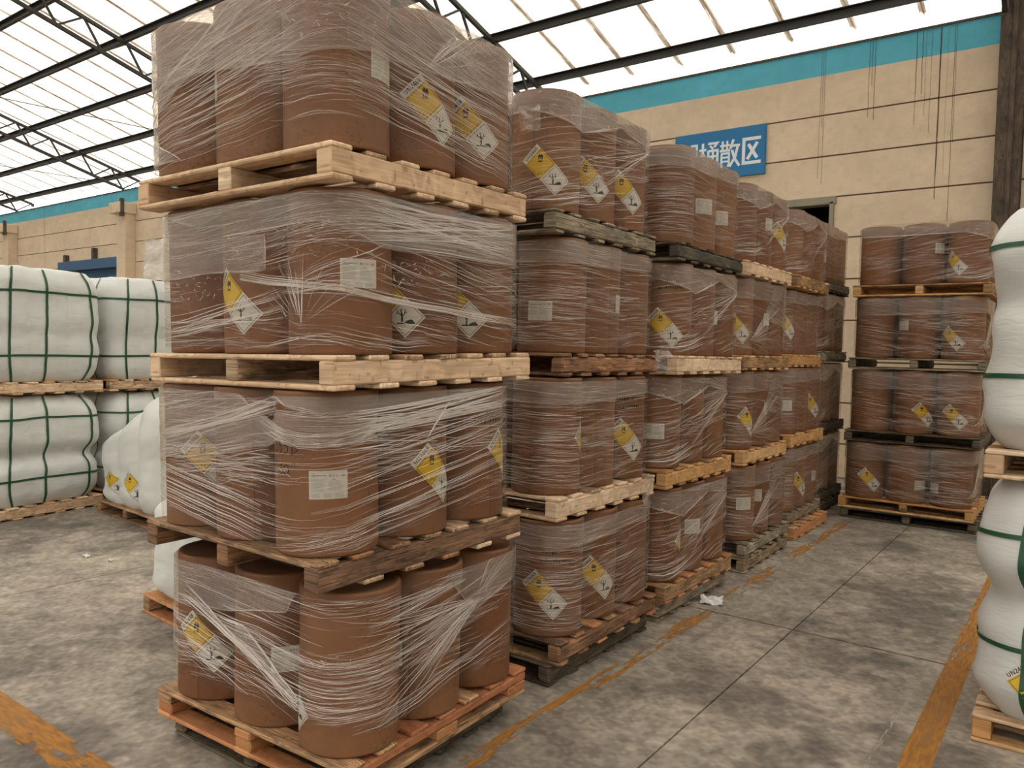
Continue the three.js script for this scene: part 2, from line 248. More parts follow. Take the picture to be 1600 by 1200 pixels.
// along x: front face 0.25..1.0, aisle corner about 1.17, aisle face 1.35..2.1
const FILM = {
  a1: filmPattern(21, (p) => {
    p.band([[0, 0.62], [0, 0.36], [0.55, 0.4], [0.95, 0.5], [1.0, 0.62]], 0.16, 0.3); p.field(0, 1.0, 0.1, 0.6, 170, (x) => -0.05, 0.55); p.field(0.2, 1.0, 0.08, 0.3, 40, -0.25, 0.6);
    for (let i = 0; i < 14; i++) p.strand(0.3 + rr(-0.05, 0.05), 0.47 + rr(-0.05, 0.03), 1.02 + rr(-0.03, 0.03), 0.1 + rr(-0.03, 0.03), rr(2, 8), rr(0.2, 0.6), rr(-0.02, 0.01));
    p.band([[0.55, 0.36], [0.7, 0.36], [1.02, 0.12], [0.98, 0.1]], 0.3, 0.6); p.field(1.0, 1.36, 0.06, 0.33, 120, (x) => (x - 1.15) * 0.5, 0.6, [0.1, 0.34]); p.crumple(1.1, 1.25, 0.3, 0.34, 20, 0.5);
    p.fan(1.95, 0.42, Math.PI * 0.95, Math.PI * 1.25, 70, 0.3, 0.8, 0.6); p.band([[1.7, 0.62], [1.9, 0.36], [2.2, 0.45], [2.36, 0.62]], 0.22, 0.4); p.fan(1.9, 0.4, 0, 1.1, 30, 0.1, 0.4, 0.5);
    for (let i = 0; i < 16; i++) { const y = rr(0.0, 0.45); p.strand(1.25, y - 0.02, 2.2, y + rr(0.12, 0.25), rr(1.2, 3), rr(0.25, 0.7), 0.01); } for (let i = 0; i < 20; i++) p.strand(1.3, 0.5 + rr(-0.06, 0.06), 1.85, 0.56 + rr(-0.03, 0.04), rr(1, 3), rr(0.2, 0.6));
  }),
  a2: filmPattern(22, (p) => {
    p.band([[0, 0.62], [0, 0.22], [0.35, 0.3], [1.0, 0.4], [1.1, 0.46], [0.9, 0.54], [0.8, 0.62]], 0.2, 0.3); p.field(0, 0.9, 0.22, 0.6, 200, 0.2, 0.55); for (let i = 0; i < 20; i++) p.strand(0.15, 0.38 + rr(-0.05, 0.04), 1.05, 0.58 + rr(-0.04, 0.03), rr(2, 7), rr(0.2, 0.55), 0.02);
    p.band([[1.0, 0.62], [1.1, 0.56], [1.25, 0.53], [2.36, 0.6], [2.36, 0.64], [1, 0.64]], 0.42, 0.6); for (let i = 0; i < 46; i++) p.strand(1.1 + rr(0, 0.2), 0.5 + rr(-0.06, 0.05), 2.3, 0.57 + rr(-0.07, 0.06), rr(1.4, 6), rr(0.25, 0.75), 0.02);
    p.band([[1.0, 0.46], [1.15, 0.41], [1.35, 0.43], [1.6, 0.5], [1.3, 0.52], [1.05, 0.54]], 0.22, 0.65); for (let i = 0; i < 20; i++) p.strand(0.95, 0.5 + rr(-0.04, 0.04), 1.5, 0.47 + rr(-0.03, 0.05), rr(1, 4), rr(0.2, 0.6), 0.05 + rr(0, 0.02));
    for (let i = 0; i < 34; i++) { const y = rr(0.03, 0.42); p.strand(1.2, y - 0.05, 2.3, y + rr(0.08, 0.2), rr(1.2, 3.2), rr(0.25, 0.7), 0.008); } p.field(1.4, 2.3, 0.32, 0.5, 70, -0.08, 0.5); p.strand(1.72, 0.4, 1.86, 0.55, 9, 0.6); p.crumple(1.7, 1.8, 0.36, 0.44, 16, 0.6);
    p.field(0.1, 1.2, 0.25, 0.36, 60, 0.04, 0.5); for (let i = 0; i < 26; i++) { const y = rr(0.02, 0.22); p.strand(0.1, y + 0.08, 0.95, y - 0.05, rr(1.2, 3.4), rr(0.2, 0.6)); } p.field(1.0, 1.4, 0.0, 0.06, 24, 0.15, 0.5); p.crumple(1.02, 1.2, 0.29, 0.33, 14, 0.6);
  }),
  a3: filmPattern(23, (p) => {
    p.band([[0, 0.64], [0, 0.48], [0.5, 0.46], [1.2, 0.48], [1.4, 0.4], [2.36, 0.4], [2.36, 0.64]], 0.26, 0.4); p.field(0, 1.2, 0.4, 0.62, 130, 0.06, 0.55); p.crumple(0.6, 1.35, 0.36, 0.5, 90, 0.5); for (let i = 0; i < 60; i++) p.strand(1.2 + rr(-0.1, 0.2), rr(0.4, 0.6), 2.3, rr(0.4, 0.6), rr(1.5, 6), rr(0.2, 0.7));
    p.band([[0.2, 0.62], [0.5, 0.52], [0.75, 0.6], [0.9, 0.64], [0.3, 0.64]], 0.25, 0.3); p.band([[0, 0.3], [0.55, 0.32], [0.9, 0.32], [0.9, 0.46], [0, 0.46]], 0.08, 0.3); p.crumple(0.3, 0.7, 0.22, 0.34, 36, 0.7);
    for (let i = 0; i < 22; i++) p.strand(0.1, rr(0.02, 0.12), 1.0, rr(0.1, 0.26), rr(1.2, 4), rr(0.25, 0.65), rr(-0.01, 0.01)); p.fan(0.98, 0.22, -0.1, 0.5, 40, 0.1, 0.5, 0.5); p.fan(1.1, 0.08, 0.6, 2.6, 26, 0.1, 0.32, 0.5);
    for (let i = 0; i < 16; i++) p.strand(0.75, 0.3 + rr(-0.03, 0.03), 2.25, 0.13 + rr(-0.03, 0.02), rr(2, 7), rr(0.25, 0.65), 0.02); p.field(1.35, 2.3, 0.2, 0.4, 90, -0.22, 0.5); p.field(1.5, 2.3, 0.02, 0.2, 30, -0.18, 0.55, [0.1, 0.3]); p.crumple(1.4, 1.75, 0.26, 0.36, 50, 0.6); p.field(1.1, 1.6, 0.0, 0.05, 22, -0.1, 0.6); p.field(0.2, 1.1, 0.0, 0.04, 20, 0.05, 0.5);
  }),
  a4: filmPattern(24, (p) => {
    p.band([[0, 0.64], [0, 0.34], [0.6, 0.36], [1.1, 0.3], [1.4, 0.34], [2.36, 0.4], [2.36, 0.64]], 0.1, 0.2); p.field(0, 1.1, 0.34, 0.62, 260, 0.2, 0.5); p.crumple(0.9, 1.5, 0.36, 0.62, 240, 0.45); p.band([[0, 0.2], [0.85, 0.64], [1, 0.64], [0.1, 0.16]], 0.16, 0.5);
    for (let i = 0; i < 46; i++) { const y = rr(0.03, 0.4); p.strand(0.05, y - 0.05, 1.02, y + rr(0.04, 0.22), rr(1.2, 3.6), rr(0.25, 0.7)); } p.band([[0, 0.24], [0, 0.05], [0.42, 0.02], [0.12, 0.2]], 0.2, 0.5); p.field(0.9, 1.4, 0.08, 0.3, 60, 0.0, 0.35, [0.1, 0.3]);
    for (let i = 0; i < 60; i++) { const y = rr(0.12, 0.46); p.strand(1.28, y, 2.3, y - rr(0.06, 0.2), rr(1.2, 3.4), rr(0.25, 0.75), 0.008); } p.field(1.3, 2.3, 0.34, 0.62, 150, -0.18, 0.55); p.fan(1.65, 0.36, 0.1, 0.9, 30, 0.2, 0.7, 0.5); p.band([[1.5, 0.64], [2.0, 0.4], [2.1, 0.36], [1.8, 0.64]], 0.2, 0.4);
  }),
  g1: filmPattern(31, (p) => { p.band([[0, 0.64], [0, 0.5], [1.2, 0.48], [2.36, 0.52], [2.36, 0.64]], 0.2, 0.5); p.field(0, 2.36, 0.02, 0.62, 520, (x) => 0.05 * Math.sin(4 * x), 0.5); p.field(0.9, 1.4, 0.02, 0.5, 160, 0.0, 0.45, [0.06, 0.25]); }),
  g2: filmPattern(32, (p) => { p.band([[0, 0.64], [0, 0.5], [1.1, 0.5], [1.4, 0.42], [1.8, 0.54], [2.36, 0.46], [2.36, 0.64]], 0.24, 0.7); p.crumple(1.0, 2.3, 0.46, 0.62, 130, 0.6); p.field(0, 2.36, 0.02, 0.5, 260, 0.18, 0.5); p.fan(2.2, 0.5, 2.7, 3.7, 60, 0.3, 1.0, 0.5); p.field(0.9, 1.5, 0.02, 0.14, 60, 0.2, 0.6); p.strand(1.0, 0.04, 1.5, 0.1, 8, 0.6, 0.03); }),
  g3: filmPattern(33, (p) => { p.band([[0, 0.64], [0, 0.42], [1.0, 0.44], [2.36, 0.48], [2.36, 0.64]], 0.14, 0.4); p.field(0, 2.36, 0.02, 0.62, 300, -0.14, 0.5); p.fan(1.3, 0.1, -0.2, 0.6, 50, 0.3, 0.9, 0.55); p.field(0.9, 1.4, 0.02, 0.4, 120, 0.02, 0.5, [0.06, 0.24]); p.band([[1.6, 0.3], [2.3, 0.2], [2.36, 0.64], [1.9, 0.64]], 0.14, 0.4); }),
};

// ------------------------------------------------------------------ the hall
const WALL_Z = -11.7, X0 = -40, X1 = 14, Z1 = 16, EAVE = 6.3, SL = Math.tan(R(15.45)), RIDGE_S = (Z1 - WALL_Z) / 2;
const roofY = (s) => EAVE + SL * s;                                 // s: metres from the back wall
// floor slabs with open joints
{
  const f = structure('floor'), xs = [X0 - 0.4], zs = [WALL_Z - 0.4];
  for (let x = -1.42 - 4.27 * 9; x < X1; x += 4.27) if (x > X0) xs.push(x); xs.push(X1 + 0.4);
  for (let z = -4.94 - 5; z < Z1; z += 5) if (z > WALL_Z) zs.push(z); zs.push(Z1 + 0.4);
  for (let i = 0; i + 1 < xs.length; i++) for (let j = 0; j + 1 < zs.length; j++) {
    const w = xs[i + 1] - xs[i] - 0.009, d = zs[j + 1] - zs[j] - 0.02, cx = (xs[i] + xs[i + 1]) / 2, cz = (zs[j] + zs[j + 1]) / 2;
    const g = new THREE.BoxGeometry(w, 0.16, d), P = g.attributes.position, uv = g.attributes.uv;
    for (let k = 0; k < P.count; k++) uv.setXY(k, P.getX(k) + cx + 3.3 * ((i * 7 + j * 3) % 5) * 0, P.getZ(k) + cz);
    moved(g, cx, -0.08, cz); piece('slab', g, floorMat, f);
  }
  const sub = new THREE.BoxGeometry(X1 - X0 + 0.8, 0.1, Z1 - WALL_Z + 0.8); piece('subbase', moved(sub, (X0 + X1) / 2, -0.22, (Z1 + WALL_Z) / 2), jointMat, f);
}
// back wall: backing, proud plaster bands with recessed joints, painted top band
{
  const w = structure('wall_back'), len = X1 - X0 + 0.6, cx = (X0 + X1) / 2;
  const ys = [-0.0, 0.49, 1.075, 1.66, 2.245, 2.83, 3.415, 4.0, 4.585, 5.17, 5.735];
  const openings = [[-3.78, -3.03, 3.0, 4.0], [-26.6, -22.85, 0, 3.97]];
  const spans = (y0, y1) => { let s = [[X0 - 0.3, X1 + 0.3]]; for (const [a, b, p, q] of openings) if (y1 > p + 1e-3 && y0 < q - 1e-3) s = s.flatMap(([l, r]) => a >= l && b <= r ? [[l, a], [b, r]] : [[l, r]]); return s; };
  const put = (x0, x1, y0, y1, z, t, m, name) => { const g = new THREE.BoxGeometry(x1 - x0, y1 - y0, t), P = g.attributes.position, uv = g.attributes.uv; moved(g, (x0 + x1) / 2, (y0 + y1) / 2, z); for (let k = 0; k < P.count; k++) uv.setXY(k, P.getX(k) + P.getZ(k), P.getY(k) + y0 * 0.7); piece(name, g, m, w); };
  const cuts = [...new Set([0, 3.0, 3.97, 4.0, 6.1])];
  for (let i = 0; i + 1 < cuts.length; i++) for (const [a, b] of spans(cuts[i], cuts[i + 1])) put(a, b, cuts[i], cuts[i + 1], WALL_Z - 0.165, 0.3, jointMat, 'backing');
  for (let i = 0; i + 1 < ys.length; i++) {
    let y0 = ys[i] + 0.011, y1 = ys[i + 1] - (i === ys.length - 2 ? 0 : 0.011);
    if (y0 < 3.0 && y1 > 3.0) { for (const [a, b] of spans(y0, 3.0)) put(a, b, y0, 3.0, WALL_Z - 0.0125, 0.025, plaster, 'wall_panel'); y0 = 3.0; }
    for (const [a, b] of spans(y0, y1)) put(a, b, y0, y1, WALL_Z - 0.0125, 0.025, plaster, 'wall_panel');
  }
  put(X0 - 0.3, X1 + 0.3, 5.735, 6.1, WALL_Z - 0.0125, 0.027, bluePaint, 'painted_band');
  const cap = new THREE.BoxGeometry(len, 0.03, 0.36); piece('coping', moved(cap, cx, 6.112, WALL_Z - 0.16), steelBrown, w);
  // run-down stains below the coping
  const stain = (k) => inked(96, 512, (g) => { reseed(500 + k); for (let i = 0; i < 3 + k; i++) { const x = rr(10, 86), l = rr(250, 505), wd = rr(2, 4.5); g.strokeStyle = `rgba(70,48,30,${rr(0.25, 0.6)})`; g.lineWidth = wd * 0.8; g.beginPath(); g.moveTo(x, 0); for (let y = 0; y < l; y += 20) g.lineTo(x + rr(-1, 1), y); g.stroke(); } });
  const sm = [stain(0), stain(2), stain(4)];
  for (const [x, wd, h, k] of [[-3.25, 0.22, 2.1, 0], [-1.68, 0.3, 2.6, 2], [-1.98, 0.35, 1.5, 1], [-7.2, 0.3, 0.7, 1], [-2.6, 0.3, 1.2, 0], [-28.1, 0.3, 2.3, 0]]) { const g = new THREE.PlaneGeometry(wd, h); piece('rust_stain', moved(g, x, 6.08 - h / 2, WALL_Z + 0.004), sm[k], w); }
}
// pilasters with corbels on the back wall
for (const x of [-22.5, -30.45]) {
  const t = structure('trim_' + (x > -25 ? 1 : 2));
  piece('shaft', board(0.5, 5.5, 0.3, 0.01).translate(x, 2.75, WALL_Z + 0.15), plaster, t);
  piece('corbel', board(0.62, 0.3, 0.5, 0.015).translate(x, 5.5, WALL_Z + 0.25), plaster, t);
  piece('bracket', board(0.12, 0.5, 0.1, 0.01).translate(x + 0.28, 5.5, WALL_Z + 0.42), steelBrown, t);
}
{ // small high window
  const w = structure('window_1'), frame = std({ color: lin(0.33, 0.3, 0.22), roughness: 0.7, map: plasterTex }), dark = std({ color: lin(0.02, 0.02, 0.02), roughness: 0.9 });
  const bits = [[0.8, 0.11, -3.4, 3.95], [0.8, 0.06, -3.4, 3.03]];
  for (const [a, h, x, y] of bits) piece('frame_rail', board(a, h, 0.2, 0.006).translate(x, y, WALL_Z - 0.06), frame, w);
  for (const x of [-3.755, -3.055]) piece('frame_stile', board(0.06, 0.9, 0.2, 0.006).translate(x, 3.48, WALL_Z - 0.06), frame, w);
  piece('sill', board(0.9, 0.05, 0.26, 0.008).translate(-3.4, 2.98, WALL_Z + 0.04), frame, w);
  for (const [g, x, y, z] of [[new THREE.BoxGeometry(1.6, 1.6, 0.05), -3.4, 3.5, WALL_Z - 1.4], [new THREE.BoxGeometry(0.05, 1.6, 1.1), -4.2, 3.5, WALL_Z - 0.87], [new THREE.BoxGeometry(0.05, 1.6, 1.1), -2.6, 3.5, WALL_Z - 0.87], [new THREE.BoxGeometry(1.6, 0.05, 1.1), -3.4, 4.3, WALL_Z - 0.87], [new THREE.BoxGeometry(1.6, 0.05, 1.1), -3.4, 2.7, WALL_Z - 0.87]]) piece('recess_panel', moved(g, x, y, z), dark, w);  // near-black box: the dark of the interior is put into its colour
}
{ // blue roller door seen above the white loads
  const d = structure('door_1'), blue = std({ color: lin(0.03, 0.1, 0.22), roughness: 0.5 });
  for (let k = 0; k < 21; k++) piece('slat', board(3.72, 0.192, 0.05, 0.008).translate(-24.725, 0.1 + k * 0.196, WALL_Z - 0.12), blue, d);
  piece('header', board(3.9, 0.3, 0.22, 0.01).translate(-24.725, 4.02, WALL_Z + 0.1), blue, d);
  piece('bracket', board(0.14, 0.45, 0.14, 0.01).translate(-24.55, 4.3, WALL_Z + 0.07), steelBrown, d);
  piece('bracket', board(0.14, 0.3, 0.14, 0.01).translate(-26.4, 4.25, WALL_Z + 0.07), steelBrown, d);
}
// remaining walls, out of the frame, that close the hall
{
  const g = new THREE.BoxGeometry(0.3, 6.1, Z1 - WALL_Z + 0.6), m = shade(new THREE.Mesh(moved(g, X0 - 0.15, 3.05, (Z1 + WALL_Z) / 2), concreteWall)); m.name = 'wall_left'; m.userData.kind = 'structure'; scene.add(m);
  // openings behind the camera, added to let more sky light onto the loads
  const f = structure('wall_front'), r = structure('wall_right');
  piece('lintel', new THREE.BoxGeometry(X1 - X0 + 0.6, 2.3, 0.3).translate((X0 + X1) / 2, 4.95, Z1 + 0.15), concreteWall, f);
  for (let k = 0; k < 5; k++) piece('wall_pier', new THREE.BoxGeometry(6.6, 3.8, 0.3).translate(X0 + 3.3 + k * (X1 - X0 - 6.6) / 4, 1.9, Z1 + 0.15), concreteWall, f);
  piece('wall_pier', new THREE.BoxGeometry(0.3, 6.1, Z1 - WALL_Z + 0.6).translate(X1 + 0.15, 3.05, (Z1 + WALL_Z) / 2), concreteWall, r);
  const y = shade(new THREE.Mesh(new THREE.BoxGeometry(160, 0.2, 160).translate(-13, -0.4, 2), concreteWall)); y.name = 'ground'; y.userData.kind = 'structure'; scene.add(y);
}
{ // steel column in front of the back wall
  const c = structure('column'), x = -0.93, z = WALL_Z + 0.2;
  piece('flange', board(0.28, 6.4, 0.02, 0.003).translate(x, 3.2, z + 0.14), steelBrown, c); piece('flange', board(0.28, 6.4, 0.02, 0.003).translate(x, 3.2, z - 0.14), steelBrown, c);
  piece('web', board(0.02, 6.4, 0.26, 0.003).translate(x, 3.2, z), steelBrown, c); piece('base_plate', board(0.42, 0.03, 0.42, 0.004).translate(x, 0.015, z), steelBrown, c);
  piece('stiffener', board(0.05, 6.3, 0.04, 0.004).translate(x + 0.02, 3.15, z + 0.17), steelBrown, c);
}
// translucent corrugated roof sheets, each lapped over its neighbour
{
  const roof = structure('roof'), W = 0.865, LAP = 0.085;
  const dirt = (k) => { reseed(640 + k); return canvasTexture(canvasOf(256, 1024, (g) => {
    g.fillStyle = '#f6f1ea'; g.fillRect(0, 0, 256, 1024);
    for (let i = 0; i < 260; i++) { g.fillStyle = `rgba(120,100,76,${rr(0.01, 0.05)})`; g.fillRect(rr(0, 256), rr(0, 1024), rr(2, 26), rr(20, 220)); }
    for (let i = 0; i < 500; i++) { const e = rnd() < 0.5 ? rr(0, 14) : 256 - rr(0, 14); g.fillStyle = `rgba(104,78,54,${rr(0.06, 0.3)})`; g.fillRect(e - 2, rr(0, 1024), rr(2, 8), rr(6, 70)); }
  })); };
  const mats = [0, 1, 2].map((k) => phys({ map: dirt(k), color: lin(0.88, 0.868, 0.848), transmission: 0.62, thickness: 0, roughness: 1, side: THREE.DoubleSide }));
  const pitch = 0.0786, n = Math.round((X1 - X0 + 0.6) / W);
  const sheetGeometry = (lift, side) => {
    const segs = 84, w = W + LAP, p = [], uv = [], idx = [];
    for (let i = 0; i <= segs; i++) { const x = i / segs * w, y = 0.017 * Math.sin(2 * Math.PI * x / pitch) + lift; for (const s of [-0.04, RIDGE_S + 0.12]) { p.push(x, roofY(s) + 0.03 + y, side > 0 ? WALL_Z + s : Z1 - s); uv.push(i / segs, s / 6); } }
    for (let i = 0; i < segs; i++) idx.push(2 * i, 2 * i + 2, 2 * i + 3, 2 * i, 2 * i + 3, 2 * i + 1);
    const g = new THREE.BufferGeometry(); g.setAttribute('position', new THREE.Float32BufferAttribute(p, 3)); g.setAttribute('uv', new THREE.Float32BufferAttribute(uv, 2)); g.setIndex(idx); g.computeVertexNormals(); return g;
  };
  for (const side of [1, -1]) { const G = [sheetGeometry(0, side), sheetGeometry(0.004, side)]; for (let k = 0; k < n; k++) { const m = piece('roof_sheet', G[k % 2], mats[(k * 7) % 3], roof); m.position.x = -2.95 + 0.04 - W * 46 + W * (k + 2); } }
  const ridge = new THREE.BoxGeometry(X1 - X0 + 0.6, 0.02, 0.6); piece('ridge_cap', moved(ridge, (X0 + X1) / 2, roofY(RIDGE_S) + 0.09, (WALL_Z + Z1) / 2), steelBrown, roof);
  // gables between the wall tops and the roof
  const tri = new THREE.Shape([new THREE.Vector2(WALL_Z - 0.3, 6.1), new THREE.Vector2(Z1 + 0.3, 6.1), new THREE.Vector2((WALL_Z + Z1) / 2, roofY(RIDGE_S) - 0.02)]);
  for (const x of [X0 - 0.3, X1]) { const g = new THREE.ExtrudeGeometry(tri, { depth: 0.3, bevelEnabled: false }); g.rotateY(-Math.PI / 2); g.translate(x + 0.3, 0, 0); piece('gable', g, concreteWall, roof); }
}
// purlins along the hall
for (const side of [1, -1]) for (let s = 0.47, k = 0; s < RIDGE_S; s += 1.213, k++) {
  const z = side > 0 ? WALL_Z + s : Z1 - s, y = roofY(s) - 0.005, c = structure('beam');
  piece('web', new THREE.BoxGeometry(X1 - X0, 0.13, 0.012).translate((X0 + X1) / 2, y - 0.065, z), steel, c);
  piece('flange', new THREE.BoxGeometry(X1 - X0, 0.012, 0.07).translate((X0 + X1) / 2, y - 0.006, z + 0.03), steel, c);
  piece('flange', new THREE.BoxGeometry(X1 - X0, 0.012, 0.07).translate((X0 + X1) / 2, y - 0.13, z + 0.03), steel, c);
}
// lattice trusses across the hall
for (let k = -4; k <= 3; k++) {
  const x = -1.0 + 6.9 * k; if (x < X0 + 1) continue;
  const t = structure('beam');
  for (const side of [1, -1]) {
    const Z = (s) => side > 0 ? WALL_Z + s : Z1 - s, P = (s, d) => [x, roofY(s) - 0.15 - d, Z(s)];
    piece('top_chord', bar(P(0.12, 0), P(RIDGE_S, 0), 0.06, 0.06), steel, t); piece('bottom_chord', bar(P(0.62, 0.42), P(RIDGE_S, 0.42), 0.06, 0.06), steel, t);
    for (let s = 0.2; s < RIDGE_S - 0.4; s += 0.78) { piece('web_bar', bar(P(s, 0), P(s + 0.46, 0.42), 0.035, 0.035), steel, t); piece('web_bar', bar(P(s + 0.46, 0.42), P(s + 0.78, 0), 0.035, 0.035), steel, t); }
    piece('bearing_post', bar([x, 6.12, Z(0.16)], [x, roofY(0.16) - 0.13, Z(0.16)], 0.07, 0.07, new THREE.Vector3(0, 0, 1)), steel, t);
  }
}
// thin bracing rods under the sheets
for (const [a, b] of [[[-20.3, 7.2, -7.5], [-14.9, 5.98, -12.0 + 0.5]], [[-28.5, 7.2, -8.0], [-21.8, 6.05, -11.6]], [[-14.7, 7.2, -8.0], [-8.0, 6.05, -11.6]]]) {
  const m = shade(new THREE.Mesh(bar(a, b, 0.016, 0.016), steel)); m.name = numbered('beam'); m.userData.kind = 'structure'; scene.add(m);
}
{ // wall sign; white characters on blue
  const strokes = (g, x, y, s, list) => { g.strokeStyle = '#e6e8ea'; g.lineCap = 'butt'; g.lineJoin = 'miter'; for (const [w, ...p] of list) { g.lineWidth = w * s * 1.25; g.beginPath(); g.moveTo(x + p[0] * s, y + p[1] * s * 1.32); for (let i = 2; i < p.length; i += 2) g.lineTo(x + p[i] * s, y + p[i + 1] * s * 1.32); g.stroke(); } };
  const QU = [[12, 92, 10, 12, 10, 12, 92, 94, 92], [12, 76, 24, 30, 80], [12, 34, 28, 76, 78]];
  const SAN = [[8, 4, 22, 52, 22], [8, 16, 6, 16, 40], [8, 38, 6, 38, 40], [9, 2, 40, 54, 40], [8, 12, 50, 12, 98], [8, 8, 50, 48, 50, 48, 94, 40, 94], [7, 12, 64, 46, 64], [7, 12, 78, 46, 78], [10, 68, 4, 54, 36], [9, 62, 26, 100, 26], [10, 90, 26, 78, 66, 52, 98], [10, 62, 40, 76, 72, 100, 98]];
  const TONG = [[9, 2, 28, 38, 28], [10, 20, 4, 20, 100], [8, 19, 36, 2, 70], [8, 21, 40, 38, 60], [9, 46, 8, 92, 8, 76, 22], [8, 56, 16, 72, 28], [9, 48, 32, 48, 84, 42, 98], [9, 48, 34, 94, 34, 94, 96, 84, 96], [8, 48, 54, 92, 54], [8, 48, 72, 92, 72], [9, 71, 34, 71, 98]];
  const SU = [[8, 14, 4, 22, 16], [8, 40, 4, 32, 16], [8, 4, 20, 52, 20], [8, 10, 28, 10, 44, 46, 44, 46, 28], [8, 28, 20, 26, 44, 6, 60], [9, 62, 8, 62, 40, 54, 60], [9, 62, 8, 92, 8, 92, 56, 84, 56], [7, 62, 24, 90, 24], [7, 62, 38, 90, 38], [9, 20, 76, 80, 76], [9, 50, 60, 50, 96], [10, 2, 96, 98, 96]];
  const tex = canvasTexture(canvasOf(1024, 512, (g) => { g.fillStyle = '#1673a8'; g.fillRect(0, 0, 1024, 512); [[SU, 46], [TONG, 284], [SAN, 520], [QU, 764]].forEach(([c, x]) => strokes(g, x, 104, 2.3, c)); }), true, THREE.ClampToEdgeWrapping);
  const s = thing('wall_sign', 'blue wall sign with large white lettering high on the beige wall', 'sign');
  s.position.set(-4.757, 4.805, WALL_Z + 0.03);
  piece('plate', board(1.46, 0.74, 0.03, 0.004), std({ color: lin(0.01, 0.16, 0.36), roughness: 0.5 }), s);
  const f = piece('sign_face', new THREE.PlaneGeometry(1.45, 0.73), std({ map: tex, roughness: 0.5 }), s); f.position.z = 0.0165;
}
// worn yellow floor lines
{
  const paintTex = (seed, wear) => { reseed(seed); return canvasTexture(canvasOf(256, 2048, (g, w, h) => {
    const im = g.createImageData(w, h);
    for (let y = 0; y < h; y++) for (let x = 0; x < w; x++) { const u = x / w, v = y / h, n = 0.34 * nB((u * 0.06 + seed * 0.07) % 1, v) + 0.4 * nC((u * 0.1) % 1, v) + 0.26 * nD((u * 0.08) % 1, v), e = Math.min(u, 1 - u), keep = smooth(wear - 0.07, wear + 0.07, n + 0.06 * smooth(0, 0.1, e) - 0.06); const o = (y * w + x) * 4, c = 0.85 + 0.3 * (nE(u, v) - 0.5); im.data[o] = 205 * c; im.data[o + 1] = 138 * c; im.data[o + 2] = 50 * c; im.data[o + 3] = 255 * keep * (0.55 + 0.42 * nD((u * 0.1) % 1, v)); }
    g.putImageData(im, 0, 0);
  }), true, THREE.ClampToEdgeWrapping); };
  const line = (name, x0, x1, z0, z1, tex, along) => { const g = new THREE.PlaneGeometry(x1 - x0, z1 - z0); g.rotateX(-Math.PI / 2); if (along) { const uv = g.attributes.uv; for (let i = 0; i < uv.count; i++) uv.setXY(i, uv.getY(i), uv.getX(i)); } const m = shade(new THREE.Mesh(moved(g, (x0 + x1) / 2, 0.0012, (z0 + z1) / 2), std({ map: tex, transparent: true, roughness: 0.75 }))); m.name = numbered(name); m.userData.kind = 'structure'; scene.add(m); };
  line('floor_marking', -2.03, -1.93, -9.4, -1.3, paintTex(5, 0.53)); line('floor_marking', -0.58, -0.46, -9.4, -1.6, paintTex(6, 0.3)); line('floor_marking', -9, -2.0, -1.53, -1.37, paintTex(7, 0.3), true);
}

{ // long pale scratch in the concrete beside the yellow line
  const m = inked(64, 1024, (g) => { reseed(812); for (let i = 0; i < 260; i++) { g.fillStyle = `rgba(205,198,184,${rr(0.1, 0.5)})`; g.fillRect(24 + rr(-5, 12), rr(0, 1010), rr(1, 4), rr(4, 40)); } });
  const g = new THREE.PlaneGeometry(0.06, 1.5); g.rotateX(-Math.PI / 2); const q = shade(new THREE.Mesh(g, m)); q.name = numbered('floor_marking'); q.userData.kind = 'structure'; q.position.set(-0.66, 0.0014, -4.2); q.rotation.y = R(-1.5); scene.add(q);
}

